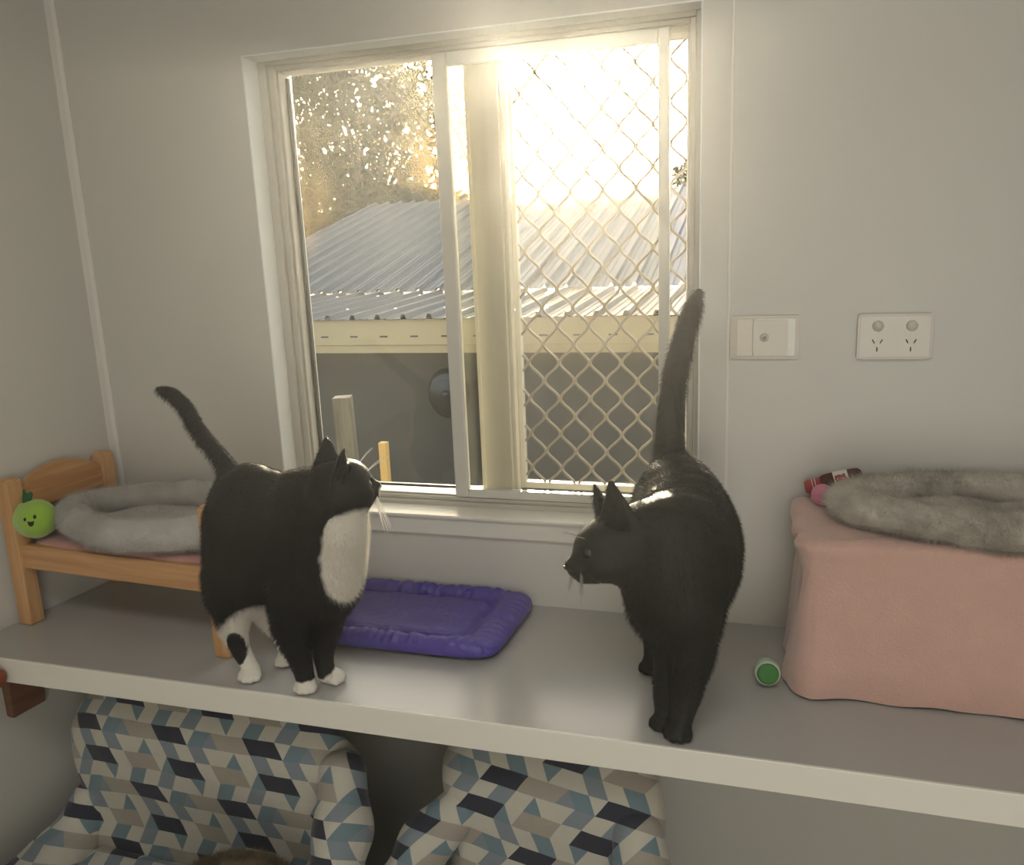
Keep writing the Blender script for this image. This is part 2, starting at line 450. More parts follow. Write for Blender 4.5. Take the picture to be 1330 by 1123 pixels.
# security grille, expanded diamond strands
gr = empty('security_grille', (0, 0, 0)); gr.parent = win
GX0, GX1, GZ0, GZ1, GY = -.470, -.128, WZ0 + .045, WZ1 - .03, .112
m = MB()
for (a, b, c, d) in ((GX0 - .004, GX0 + .006, GZ0 - .012, GZ1 + .012), (GX1 - .004, GX1 + .008, GZ0 - .012, GZ1 + .012)):
    wbox(m, a, b, GY - .008, GY + .01, c, d, .002)
wbox(m, GX0, GX1, GY - .008, GY + .01, GZ0 - .012, GZ0 + .002, .002); wbox(m, GX0, GX1, GY - .008, GY + .01, GZ1 - .002, GZ1 + .012, .002)
m.build('grille_frame', M_frame, gr)
m = MB(); DX, DZ = .0320, .0372      # half diamond
NX, NZ = -.419, .597                 # a node
Y = GY + O.y
def strand(x, z, sx, sz, n):
    # gentle s-curve strand from node to node
    P = []
    for i in range(n + 1):
        t = i / n
        P.append((x + sx * (t - .42 * math.sin(2 * PI * t) / (2 * PI)), z + sz * t))
    return P
i0 = int((GX0 - NX) / DX) - 2; i1 = int((GX1 - NX) / DX) + 2; j0 = int((GZ0 - NZ) / DZ) - 2; j1 = int((GZ1 - NZ) / DZ) + 2
for i in range(i0, i1):
    for j in range(j0, j1):
        if (i + j) % 2: continue
        x, z = NX + i * DX, NZ + j * DZ
        for sx in (DX, -DX):
            P = [(px, pz) for px, pz in strand(x, z, sx, DZ, 6) if GX0 - .002 < px < GX1 + .002 and GZ0 - .002 < pz < GZ1 + .002]
            if len(P) > 1: m.tube([(px + O.x, Y, pz + O.z) for px, pz in P], .0029, 6, cap=True)
        if GX0 < x < GX1 and GZ0 < z < GZ1:
            m.box(x - .0042 + O.x, x + .0042 + O.x, Y - .003, Y + .003, z - .0042 + O.z, z + .0042 + O.z, bev=.0015, seg=1)
m.build('diamond_mesh', M_mesh, gr)
# sill and apron
m = MB(); m.box(-1.005, -.085, -.020, .052, WZ0 - .004, WZ0 + .003, bev=.0025)
m.box(-1.005, -.085, -.011, 0.0, .143, WZ0 - .004, bev=.002)
w = m.build('trim_3', M_trim); tag(w, 'pale window sill ledge with apron board below', 'trim', kind='structure')

# ------------------------------------------------------------------ shelf
sh = empty('shelf', (-.1, -.22, -.05)); tag(sh, 'long wide grey laminate shelf with cream front edge beneath the window', 'shelf')
so = Vector((.1, .22, .05))
m = MB(); m.prism([(-1.4215 + so.x, 0 + so.y), (1.15 + so.x, 0 + so.y), (1.15 + so.x, -.4315 + so.y), (-1.470 + so.x, -.4315 + so.y)], .046, 'z', -.0465 + so.z)
m.build('shelf_top', M_shelf, sh)
m = MB(); m.box(-1.471 + so.x, 1.15 + so.x, -.4375 + so.y, -.4315 + so.y, -.048 + so.z, .0005 + so.z, bev=.0015, seg=3)
m.build('front_edge', M_edge, sh)
# timber cleat on the left wall
m = MB(); m.box(.0, .022, -.36, -.285, -.185, -.0475, bev=.003, M=ml)
c = m.build('timber_cleat', M_brown); tag(c, 'short brown timber block under the left end of the shelf', 'wood block')
m = MB(); m.tube([(-1.46, -.4585, -.030), (-1.352, -.4585, -.030), (-1.340, -.4585, -.030), (-1.334, -.4585, -.030), (-1.332, -.4585, -.030)], [.020, .020, .0185, .014, .006], 24)
c = m.build('wooden_rail', M_red); tag(c, 'rounded end of a red-brown wooden rail against the shelf edge at far left', 'rail')

# ------------------------------------------------------------------ wall sockets
def plate_outline(w, h, r):
    P = []
    for cx, cz, a0 in ((w / 2 - r, h / 2 - r, 0), (-w / 2 + r, h / 2 - r, 90), (-w / 2 + r, -h / 2 + r, 180), (w / 2 - r, -h / 2 + r, 270)):
        for k in range(6):
            a = math.radians(a0 + 90 * k / 5); P.append((cx + r * math.cos(a), cz + r * math.sin(a)))
    return P
tv = empty('antenna_socket', (.0134, 0, .547)); tag(tv, 'white wall plate with one round aerial socket, beside the window', 'wall socket')
m = MB(); m.prism(plate_outline(.116, .076, .005), -.006, 'y', 0, bev=.0012); m.build('surround', M_plate_clear, tv)
m = MB(); m.box(-.018, .052, -.0085, -.005, -.033, .033, bev=.001); m.build('inner_plate', M_plate_pale, tv)
m = MB(); m.box(-.047, -.019, -.0075, -.005, -.033, .033, bev=.001); m.build('blank_insert', M_plate, tv)
m = MB(); m.prism([(a + .010, b) for a, b in plate_outline(.058, .062, .005)], -.002, 'y', -.0083, bev=.0006); m.build('module', M_plate, tv)
RX = Matrix.Rotation(PI / 2, 4, 'X')
m = MB(); m.lathe([(.0075, .009), (.0075, .0125), (.0068, .013), (0, .013)], 24, Matrix.Translation((.000, 0, 0)) @ RX); m.build('socket_ring', M_frame, tv)
m = MB(); m.lathe([(.0035, .0125), (.0035, .017), (.0024, .017), (.0022, .013), (0, .013)], 20, RX); m.build('aerial_connector', M_metal, tv)
gp = empty('power_outlet', (.2226, 0, .547)); tag(gp, 'white double power outlet with two switches and two three-pin sockets', 'power outlet')
m = MB(); m.prism(plate_outline(.116, .076, .005), -.008, 'y', 0, bev=.0018); m.build('surround', M_plate_clear, gp)
m = MB(); m.prism(plate_outline(.108, .068, .004), -.0015, 'y', -.0078, bev=.0006); m.build('face_plate', M_plate, gp)
for sx in (-.0265, .0255):
    m = MB(); m.lathe([(.0088, .009), (.0088, .0125), (.0078, .0135), (0, .0138)], 28, Matrix.Translation((sx, 0, .018)) @ RX); m.build('switch', M_plate_clear, gp)
    m = MB()
    for dx, dz, a in ((-.0062, -.008, -28), (.0062, -.008, 28), (0, -.0215, 0)):
        m.box(-.0010, .0010, -.0001, .0001, -.0037, .0037, M=Matrix.Translation((sx + dx, -.0095, dz)) @ Matrix.Rotation(math.radians(a), 4, 'Y'))
    m.build('pin_slots', M_slot, gp)

# ------------------------------------------------------------------ doll bed
bed = empty('doll_bed', (-1.446, -.306, 0), math.radians(-4)); tag(bed, 'small pine doll bed with arched headboard against the left wall', 'toy bed')
BW, BL = .268, .520
def post(x, y, w, d, h, name='post'):
    m = MB(); m.box(x, x + w, y, y + d, 0, h - .004, bev=.003)
    m.box(x + .002, x + w - .002, y + .002, y + d - .002, h - .008, h, bev=.006, seg=3)
    return m.build(name, M_pine_v, bed)
post(0, 0, .034, .034, .308); post(0, BW - .034, .034, .034, .308)
post(BL - .02, 0, .034, .022, .292); post(BL - .02, BW - .022, .034, .022, .292)
m = MB(); P = [(.03, .232), (BW - .03, .232)]
for k in range(25):
    t = k / 24; P.append((BW - .03 - t * (BW - .06), .276 + .040 * math.sin(PI * t) ** .8))
m.prism(P, .018, 'x', .008, bev=.003); m.build('headboard', M_pine_h, bed)
m = MB(); m.box(BL - .014, BL + .004, .02, BW - .02, .13, .286, bev=.003); m.build('footboard', M_pine_h, bed)
for y in (.008, BW - .026):
    m = MB(); m.box(.03, BL - .016, y, y + .018, .122, .172, bev=.003); m.build('side_rail', M_pine, bed)
m = MB()
for k in range(9): m.box(.045 + k * .050, .075 + k * .050, .026, BW - .026, .135, .143, bev=.001)
m.build('slats', M_pine_h, bed)

def puffy(name, w, d, h, r, nx, ny, fn, mat_, loc, rz, parent=None):
    """closed rounded-rectangle cushion: top height function fn(x,y,e) with e = distance to edge"""
    me = bpy.data.meshes.new(name); V = []; F = []
    def rr(u, v):
        # map square to superellipse
        s = max(abs(u), abs(v))
        if s < 1e-6: return 0, 0, 1
        n = (abs(u / s) ** 8 + abs(v / s) ** 8) ** (-1 / 8)
        return u * n * w / 2, v * n * d / 2, 1 - s
    for top in (1, 0):
        for j in range(ny + 1):
            for i in range(nx + 1):
                x, y, e = rr(2 * i / nx - 1, 2 * j / ny - 1)
                de = e * min(w, d) / 2
                z = fn(x, y, de) if top else -min(h * .5, math.sqrt(max(0, 2 * r * min(de, r) - min(de, r) ** 2)) * .5)
                V.append((x, y, z))
    o = (nx + 1) * (ny + 1)
    for j in range(ny):
        for i in range(nx):
            a = j * (nx + 1) + i; F.append((a, a + 1, a + nx + 2, a + nx + 1)); F.append((o + a, o + a + nx + 1, o + a + nx + 2, o + a + 1))
    me.from_pydata(V, [], F); me.update()
    bm = bmesh.new(); bm.from_mesh(me); bmesh.ops.remove_doubles(bm, verts=bm.verts[:], dist=.0004); bmesh.ops.recalc_face_normals(bm, faces=bm.faces[:]); bm.to_mesh(me); bm.free()
    ob = link(name, me, mat_, parent, True); ob.location = loc; ob.rotation_euler = (0, 0, rz)
    return ob
def simp_top(hh, r):
    return lambda x, y, e: hh * math.sqrt(max(0, 1 - (1 - min(1, e / r)) ** 2)) + .0012 * math.sin(x * 70 + y * 30)
mt = puffy('mattress', .465, .236, .03, .02, 60, 40, simp_top(.022, .02), M_pinkmat, (-1.176, -.193, .159), math.radians(-4))
tag(mt, 'thin dusty pink mattress on the pine doll bed', 'mattress')

# ------------------------------------------------------------------ purple quilted mat
m_, nt, b = newmat('purple_satin'); N = nt.nodes; L = nt.links
b.inputs['Base Color'].default_value = (.095, .070, .36, 1); b.inputs['Roughness'].default_value = .42
b.inputs['Sheen Weight'].default_value = .05; b.inputs['Specular IOR Level'].default_value = .6
tc = N.new('ShaderNodeTexCoord'); nz = N.new('ShaderNodeTexNoise'); nz.inputs['Scale'].default_value = 22; nz.inputs['Detail'].default_value = 5; nz.inputs['Distortion'].default_value = 1.2
L.new(tc.outputs['Object'], nz.inputs['Vector']); bp = N.new('ShaderNodeBump'); bp.inputs['Strength'].default_value = .55; bp.inputs['Distance'].default_value = .01
L.new(nz.outputs['Fac'], bp.inputs['Height']); L.new(bp.outputs['Normal'], b.inputs['Normal'])
M_purple = m_
W_, D_ = .46, .265
def mat_top(x, y, e):
    br = .040
    rim = .024 * math.sqrt(max(0, 1 - ((e - br / 2) / (br / 2)) ** 2)) if e < br else 0
    # wrinkles running across the border roll
    along = x if abs(y) * W_ > abs(x) * D_ else y
    wr = (.0016 * math.sin(along * 78 + 3.0 * math.sin(along * 23 + y * 9)) + .0011 * math.sin(along * 190 + 4 * math.sin(along * 31) + (x - y) * 60)
          + .0007 * math.sin(along * 330 + 5 * math.sin(along * 17)))
    c = 0
    if e > br * .8:
        t = min(1, (e - br * .8) / .03); c = .006 + .010 * t + .0012 * math.sin(x * 48 + 6 * y) * math.sin(y * 70 + x * 20)
        # quilted stitch crease and radiating creases
        c -= .005 * math.exp(-((e - br * 1.08) / .004) ** 2)
        c += .0016 * math.sin(along * 70 + 2.5 * math.sin(along * 29)) * math.exp(-((e - br) / .022) ** 2)
    return max(rim + (wr if rim > .004 else 0), c)
pm = puffy('quilted_mat', W_, D_, .024, .014, 210, 130, mat_top, M_purple, (-.652, -.132, .0125), math.radians(0))
tag(pm, 'purple quilted pet mat with padded border between the two cats', 'pet mat')
# the mat is a slightly sheared hand-sewn shape
for v in pm.data.vertices:
    v.co.x += v.co.y * .05

# ------------------------------------------------------------------ plush rings
def ring_bed(name, c, a, b_, r, rz, mat_, label, furn, lenf, flat=.8, half=None, seed=3, cushion=.02):
    root = empty(name, c, rz); tag(root, label, 'pet bed')
    prims = []
    n = 40
    P = [(a * math.cos(2 * PI * k / n), b_ * math.sin(2 * PI * k / n), r * flat + .004 * math.sin(3 * 2 * PI * k / n + seed)) for k in range(n)]
    for k in range(n):
        prims.append(cap(P[k], P[(k + 1) % n], r * (1 + .05 * math.sin(k * .9)), r * (1 + .05 * math.sin((k + 1) * .9)), k=.008, n=(0, 0, 1), s=flat))
    me = sdf_mesh('rim', prims, .0045, disp=lambda X: .0022 * vnoise(X, 90, seed) + .0015 * vnoise(X, 190, seed + 1))
    rim = link('rim', me, mat_, root, True)
    add_fur(rim, furn, lenf, radius=.00022, rand=.9, seed=seed)
    pr = [ell((0, 0, cushion), (a * 1.0, b_ * 1.0, .010), k=.01)]
    me = sdf_mesh('cushion', pr, .0055, disp=lambda X: .003 * vnoise(X, 55, seed + 4))
    cu = link('cushion', me, mat_, root, True)
    add_fur(cu, furn // 3, lenf, radius=.00022, rand=.9, seed=seed + 1)
    return root
M_plush = fur_mat('grey_plush', (.36, .34, .31), base2=(.50, .48, .45), nscale=9, rough=.9, sheen=.4, spec=.1)
M_plush2 = fur_mat('mottled_grey_plush', (.30, .27, .22), base2=(.56, .53, .46), nscale=11, rough=.9, sheen=.4, spec=.1)
rl = ring_bed('plush_ring_bed', (-1.150, -.192, .190), .208, .122, .033, math.radians(-7), M_plush,
         'oval grey plush ring bed lying on the pine doll bed', 36000, .007, seed=3, flat=.85, cushion=.010)
rr_ = ring_bed('plush_ring_bed', (.372, -.136, .269), .226, .104, .0275, math.radians(-1.5), M_plush2,
         'oval mottled grey plush ring bed on top of the pink blanket', 36000, .010, seed=9, flat=.9, cushion=.010)

# ------------------------------------------------------------------ pink blanket over box
def blanket():
    x0, x1, y0, y1, H = .077, .80, -.249, -.012, .262
    me = bpy.data.meshes.new('blanket')
    # outline loop points of rounded rect
    per = []; r = .022
    def addline(p, q, n):
        for k in range(n): t = k / n; per.append((p[0] + (q[0] - p[0]) * t, p[1] + (q[1] - p[1]) * t))
    def arc(cx, cy, a0, n=10):
        for k in range(n): a = math.radians(a0 + 90 * k / n); per.append((cx + r * math.cos(a), cy + r * math.sin(a)))
    addline((x0 + r, y0), (x1 - r, y0), 150); arc(x1 - r, y0 + r, -90); addline((x1, y0 + r), (x1, y1 - r), 30); arc(x1 - r, y1 - r, 0)
    addline((x1 - r, y1), (x0 + r, y1), 60); arc(x0 + r, y1 - r, 90); addline((x0, y1 - r), (x0, y0 + r), 60); arc(x0 + r, y0 + r, 180)
    per = np.array(per); n = len(per); ctr = np.array([(x0 + x1) / 2, (y0 + y1) / 2])
    V = []; F = []
    nz = 60
    nxt = np.roll(per, -1, 0) - np.roll(per, 1, 0); nor = np.stack([nxt[:, 1], -nxt[:, 0]], 1); nor /= np.linalg.norm(nor, axis=1)[:, None]
    s = np.cumsum(np.r_[0, np.linalg.norm(np.diff(per, axis=0), axis=1)])
    for j in range(nz + 1):
        t = j / nz; z = H * (1 - t) + .0025 * t
        for i in range(n):
            px, py = per[i]; o = 0
            left = math.exp(-((px - x0) / .05) ** 2)
            # sag waist below the top and flare at the hem on the free left side
            o += left * (.006 * math.exp(-((t - .02) / .10) ** 2) * 2.2 - .004 * math.exp(-((t - .28) / .12) ** 2) + .016 * t ** 2.2 + .004 * math.sin(s[i] * 60) * t)
            # soft vertical fold just behind the front-left corner
            o += -.012 * math.exp(-((px - x0) / .012) ** 2) * math.exp(-((py - (y0 + .045)) / .014) ** 2) * math.exp(-((t - .25) / .28) ** 2)
            o += .0022 * math.sin(s[i] * 34 + 3 * t) * t + .0012 * math.sin(s[i] * 71 + 5 * t)
            edge = math.sqrt(max(0, 1 - max(0, 1 - t * H / .012) ** 2)) if t * H < .012 else 1
            o += -(1 - edge) * .012
            zz = z + (.0014 * math.sin(s[i] * 45) + .001 if j == nz else 0)
            V.append((px + nor[i, 0] * o, py + nor[i, 1] * o, zz))
    for j in range(nz):
        for i in range(n):
            a = j * n + i; b2 = j * n + (i + 1) % n; F.append((a, a + n, b2 + n, b2))
    # top rings
    base = len(V); R = 24
    for q in range(1, R + 1):
        for i in range(n):
            u = (np.array(V[i][:2]) - ctr) * (1 - q / R) + ctr
            sagg = -.002 * (1 - (1 - q / R) ** 4) + .0012 * math.sin(u[0] * 50 + u[1] * 35)
            V.append((u[0], u[1], H + .0015 + sagg * .6))
    for q in range(R):
        for i in range(n):
            a = (i if q == 0 else base + (q - 1) * n + i); b2 = ((i + 1) % n if q == 0 else base + (q - 1) * n + (i + 1) % n)
            c2 = base + q * n + (i + 1) % n; d2 = base + q * n + i
            F.append((a, b2, c2, d2))
    me.from_pydata([tuple(map(float, v)) for v in V], [], F); me.update()
    bm = bmesh.new(); bm.from_mesh(me); bmesh.ops.remove_doubles(bm, verts=bm.verts[:], dist=.0003); bmesh.ops.recalc_face_normals(bm, faces=bm.faces[:]); bm.to_mesh(me); bm.free()
    o = link('blanket', me, M_blanket, None, True)
    tag(o, 'pale pink fleece blanket draped over a box at the right end of the shelf', 'blanket')
    return o
blanket()

# ------------------------------------------------------------------ small toys
# apple plush
ap = empty('plush_fruit', (-1.394, -.274, .182), math.radians(-16)); ap.scale = (1.15, 1.15, 1.15); tag(ap, 'round lime green smiling fruit plush toy on the pine bed', 'plush toy')
me = sdf_mesh('body', [ell((-.008, 0, .034), (.040, .033, .034), k=.02), ell((.022, -.004, .038), (.027, .028, .030), k=.02), ell((-.005, 0, .062), (.008, .008, .012), k=.012, sub=True)], .002)
link('body', me, M_applegreen, ap, True)
me = sdf_mesh('leaf', [cap((-.010, -.004, .066), (-.030, -.004, .078), .010, .004, k=.006, n=(0, 1, 0), s=.5), cap((-.010, -.004, .066), (.006, -.002, .080), .010, .005, k=.006, n=(0, 1, 0), s=.5), cap((-.012, -.004, .068), (-.012, -.004, .084), .009, .003, k=.006, n=(0, 1, 0), s=.5)], .0013)
link('leaf', me, M_leafdark, ap, True)
# ------------------------------------------------------------------ face on the fruit (looks towards the camera and right)
def on_ell(c, r, d):
    d = Vector(d).normalized(); s = 1 / math.sqrt((d.x / r[0]) ** 2 + (d.y / r[1]) ** 2 + (d.z / r[2]) ** 2)
    return Vector(c) + d * s
HC, HR = (.022, -.004, .038), (.027, .028, .030)
for d in ((.28, -.9, .26), (.78, -.6, .42)):
    p = on_ell(HC, HR, d); m = MB(); m.lathe([(.0, .0026), (.0016, .0022), (.0028, 0), (0, -.001)], 14, Matrix.Translation(p) @ Vector(d).to_track_quat('Z', 'Y').to_matrix().to_4x4() @ Matrix.Diagonal((1, 1.35, 1, 1)))
    m.build('eye', M_black, ap)
d = (.62, -.8, .02); p = on_ell(HC, HR, d)
m = MB(); m.prism([(-.0056, .004), (-.002, .003), (.002, .003), (.0056, .004), (.0040, -.0033), (0, -.006), (-.0040, -.0033)], .0015, 'z', -.0006)
bmesh.ops.transform(m.bm, matrix=Matrix.Translation(p) @ Vector(d).to_track_quat('Z', 'Y').to_matrix().to_4x4(), verts=m.bm.verts[:])
m.build('mouth', M_black, ap)

# green-ended roll
tb = empty('small_tub', (.030, -.215, .0225)); tb.rotation_euler = (math.radians(78), 0, math.radians(6)); tag(tb, 'pale mint tub with a dark green lid lying against the pink blanket', 'tub')
m = MB(); m.lathe([(0, -.014), (.015, -.014), (.0195, -.010), (.0215, .006), (.0205, .020), (.019, .024), (0, .024)], 36); m.build('tub_body', M_mint, tb)
m = MB(); m.lathe([(0, .0245), (.0165, .0245), (.0172, .0255), (.0168, .027), (.012, .0275), (0, .0265)], 36); m.build('lid', M_greencap, tb)

# red plush bottle and pink ball behind the right ring
ty = empty('plush_bottle', (.092, -.030, .284)); ty.rotation_euler = (0, math.radians(76), math.radians(2)); tag(ty, 'small red and brown plush bottle with white label behind the mottled ring bed', 'plush toy')
m = MB(); m.lathe([(0, -.004), (.010, -.003), (.013, .002), (.0135, .016), (.014, .024)], 28); m.build('cap', M_toyred, ty)
m = MB(); m.lathe([(.0142, .0095), (.0142, .0107), (.0136, .0107)], 28); m.lathe([(.0143, .0145), (.0143, .0157), (.0137, .0157)], 28); m.build('cap_stripes', M_toywhite, ty)
m = MB(); m.lathe([(.0138, .024), (.0165, .030), (.0175, .040), (.0175, .078), (.0165, .088), (.012, .093), (0, .094)], 28); m.build('bottle_body', M_toybrown, ty)
m = MB(); m.lathe([(.0176, .046), (.0182, .0465), (.0182, .0695), (.0176, .070)], 28); m.build('label_band', M_toywhite, ty)
m = MB()
# red strokes of the lettering on the label (facing the room)
for (z, a, dz, da) in ((.050, -.25, .0, .5), (.0545, -.30, .0, .25), (.0545, .08, .0, .25), (.0585, -.25, .0, .55), (.063, -.32, .0, .35), (.0655, .1, 0, .2)):
    for q in range(8):
        a1 = a + da * q / 7
        an = a1 - PI / 2 - .55
        m.box(-.0011, .0011, -.0014, .0014, -.0015, .0015, M=Matrix.Translation((.0184 * math.cos(an), .0184 * math.sin(an), z + .0012 * math.sin(q * 1.3))) @ Matrix.Rotation(an, 4, 'Z'))
m.build('label_lettering', M_toyred, ty)
m = MB(); R_ = .019; m.lathe([(R_ * math.sin(PI * k / 18) * (1 if 0 < k < 18 else 0), -R_ * math.cos(PI * k / 18)) for k in range(19)], 32, Matrix.Translation((.116, -.068, .2825)))
c = m.build('plush_ball', M_toypink); tag(c, 'pink ball half hidden behind the left end of the mottled ring bed', 'ball')

# ------------------------------------------------------------------ cats
def paw(c, yaw, s=1.0, k=.005):
    """paw with four toes; c = centre on ground, yaw = heading"""
    f = np.array([math.cos(yaw), math.sin(yaw), 0]); l = np.array([-math.sin(yaw), math.cos(yaw), 0]); c = np.array(c, float); P = []
    P.append(ell(c + [0, 0, .011 * s], (.018 * s, .0155 * s, .011 * s), k=.008, R=rotm(yaw)))
    for i, (o, fr) in enumerate(((-.0125, .010), (-.0045, .0155), (.0045, .0155), (.0125, .010))):
        q = c + l * o * s + f * fr * s
        P.append(cap(q + [0, 0, .010 * s] - f * .006 * s, q + [0, 0, .0075 * s], .0068 * s, .0062 * s, k=.0022))
    return P
def head(c, yaw, pitch, roll=0, s=1.0, ears=(1.0, 1.0)):
    """cat head facing local +x"""
    R = rotm(yaw, -pitch, roll); c = np.array(c, float)
    T = lambda p: c + R @ (np.array(p) * s)
    D = lambda v: R @ np.array(v, float)
    P = [ell(T((0, 0, 0)), np.array((.043, .039, .036)) * s, k=.02, R=R),
         ell(T((.010, 0, .010)), np.array((.032, .030, .026)) * s, k=.014, R=R),
         cap(T((.022, .015, -.010)), T((.022, -.015, -.010)), .021 * s, k=.012),           # cheeks
         cap(T((.030, 0, .002)), T((.054, 0, -.004)), .015 * s, .0085 * s, k=.010),         # bridge and nose
         cap(T((.048, .0075, -.013)), T((.048, -.0075, -.013)), .0100 * s, k=.006),         # muzzle pads
         cap(T((.030, 0, -.023)), T((.045, 0, -.022)), .011 * s, .008 * s, k=.006),         # chin
         ell(T((.036, .0185, .006)), np.array((.008, .007, .006)) * s, k=.006, R=R, sub=True),
         ell(T((.036, -.0185, .006)), np.array((.008, .007, .006)) * s, k=.006, R=R, sub=True)]
    for sg in (1, -1):
        base = T((-.010, .021 * sg, .024)); eh = ears[0 if sg > 0 else 1]; tip = T((-.010, .032 * sg, .024 + .040 * eh))
        P.append(cap(base, tip, .0235 * s * eh ** .8, .0042 * s * eh, k=.008, n=D((.72, .68 * sg, -.1)), s=.34))
        P.append(cap(T((-.004, .0275 * sg, .030)), T((-.005, .0355 * sg, .030 + .025 * eh)), .0145 * s, .002 * s, k=.003, n=D((.72, .68 * sg, -.1)), s=.34) | {'sub': True})
    eyes = [(T((.0325, .0175 * sg, .0062)), .0078 * s) for sg in (1, -1)]
    nose = (T((.0628, 0, -.0040)), R)
    return P, eyes, nose, T

M_eye = mat('cat_eye', (.035, .04, .012), .08, coat=1)
M_pupil = mat('cat_pupil', (.004, .004, .004), .06, coat=1)
M_nosepink = mat('cat_nose', (.10, .04, .035), .4)
M_whisker = mat('whisker', (.85, .82, .75), .3)
M_whisker_dark = mat('dark_whisker', (.25, .23, .2), .35)

def finish_cat(name, prims, fur, label, eyes, nose, T, Rh, wm, wl, nw, furcount, seed, droop=-.8, short=()):
    me = sdf_mesh(name, prims, .0032, disp=lambda X: .0007 * vnoise(X, 160, seed), clip_z=.0008)
    o = link(name, me, fur, None, True); tag(o, label, 'cat')
    for c, r in eyes:
        m = MB(); m.lathe([(r * math.sin(PI * k / 10) * (1 if 0 < k < 10 else 0), -r * math.cos(PI * k / 10)) for k in range(11)], 20, Matrix.Translation(c))
        e = m.build('eye', M_eye, o)
        d = (Matrix(Rh.tolist()) @ Vector((.8, .5 if (Rh.T @ (c - T((0, 0, 0))))[1] > 0 else -.5, 0))).normalized()
        m = MB(); m.lathe([(0, r * 1.03), (r * .25, r * 1.0), (r * .38, r * .93), (0, r * .85)], 16, Matrix.Translation(c) @ d.to_track_quat('Z', 'Y').to_matrix().to_4x4())
        m.build('pupil', M_pupil, e)
    m = MB(); R4 = Matrix(nose[1].tolist()).to_4x4()
    m.prism([(-.0042, .0022), (.0042, .0022), (.0022, -.0022), (0, -.0034), (-.0022, -.0022)], .003, 'x', -.0015, bev=.0008)
    bmesh.ops.transform(m.bm, matrix=Matrix.Translation(nose[0]) @ R4, verts=m.bm.verts[:])
    m.build('nose', M_nosepink, o)
    rnd = random.Random(seed)
    for sg in (1, -1):
        for k in range(nw):
            a = T((.047, .013 * sg, -.012 + .003 * (k % 3)))
            dr = Vector(Rh @ np.array((.30 + .35 * rnd.random(), .55 * sg, droop + .5 * (k / nw)))).normalized()
            P = []; ln = wl * (.6 + .4 * rnd.random())
            for q in range(9):
                t = q / 8; P.append(Vector(a) + dr * ln * t + Vector((0, 0, -.012 * t * t)))
            MB().tube(P, [.00062 * (1 - .8 * q / 8) for q in range(9)], 5).build('whisker', wm, o)
        for k in range(4):      # brow whiskers
            a = T((.030, .014 * sg, .020)); dr = Vector(Rh @ np.array((.5 + .2 * rnd.random(), .25 * sg + .2 * rnd.random(), .85))).normalized()
            P = [Vector(a) + dr * wl * .62 * (q / 6) + Vector(Rh @ np.array((.010 * (q / 6) ** 2, 0, -.004 * (q / 6) ** 2))) for q in range(7)]
            MB().tube(P, [.00050 * (1 - .8 * q / 6) for q in range(7)], 5).build('whisker', wm, o)
    vg = o.vertex_groups.new(name='fur_length')
    hc = T((.02, 0, 0)); hr = np.linalg.norm(T((.05, 0, 0)) - T((0, 0, 0)))
    co = np.empty(len(me.vertices) * 3); me.vertices.foreach_get('co', co); co = co.reshape(-1, 3)
    d = np.linalg.norm(co - hc, axis=1) / hr
    w = np.clip((d - .7) / .8, .28, 1.0); w = np.minimum(w, np.clip((co[:, 2] - .02) / .09, .15, 1))
    q = np.round(w * 12).astype(int)
    for lv in np.unique(q): vg.add(np.nonzero(q == lv)[0].tolist(), lv / 12, 'REPLACE')
    add_fur(o, furcount, .0100, radius=.00022, rand=.38, bend=(0, 0, -.60), seed=seed)
    o.particle_systems[0].vertex_group_length = 'fur_length'
    return o

# --- tuxedo cat (left), facing right and away, feet bunched near the shelf edge
P = []
P += [ell((-.828, -.364, .262), (.066, .060, .106), k=.05),                    # rump
      ell((-.842, -.364, .190), (.044, .054, .075), k=.05),                    # haunch mass
      ell((-.775, -.370, .262), (.085, .066, .098), k=.05),                    # barrel
      ell((-.690, -.398, .258), (.070, .058, .105), k=.05),                    # shoulders
      ell((-.640, -.405, .262), (.046, .046, .085), k=.04),                    # breast
      ell((-.655, -.405, .200), (.036, .044, .050), k=.03),
      cap((-.680, -.398, .325), (-.618, -.412, .362), .050, .036, k=.04),      # neck
      cap((-.622, -.415, .300), (-.610, -.415, .345), .040, .034, k=.03)]
P += chain([(-.856, -.385, .185), (-.858, -.393, .118), (-.852, -.395, .066), (-.834, -.392, .022)], [.044, .029, .0165, .0135], .018)   # near hind leg
P += chain([(-.860, -.325, .190), (-.845, -.325, .110), (-.815, -.328, .060), (-.800, -.328, .020)], [.042, .026, .016, .0125], .018)
P += chain([(-.705, -.418, .190), (-.725, -.418, .125), (-.718, -.414, .060), (-.714, -.410, .020)], [.044, .030, .0185, .0145], .018)   # near fore leg
P += chain([(-.672, -.385, .190), (-.680, -.385, .120), (-.694, -.380, .060), (-.694, -.378, .020)], [.038, .026, .0175, .014], .018)
P += paw((-.831, -.398, 0), math.radians(-75), 1.1); P += paw((-.800, -.336, 0), math.radians(-60), 1.0)
P += paw((-.714, -.410, 0), math.radians(-80), 1.05); P += paw((-.684, -.375, 0), math.radians(12), 1.1)
P += chain([(-.856, -.346, .335), (-.884, -.336, .378), (-.935, -.322, .425), (-.968, -.310, .466), (-1.000, -.300, .487), (-1.038, -.288, .493)], [.020, .0135, .0120, .0110, .0095, .0050], .014)
yaw = math.radians(50)
hp, eyes, nose, T = head((-.609, -.426, .368), yaw, math.radians(-6), math.radians(6), 1.10)
P += hp
Rh = rotm(yaw, math.radians(6), math.radians(6))
wh = (.72, .68, .60)
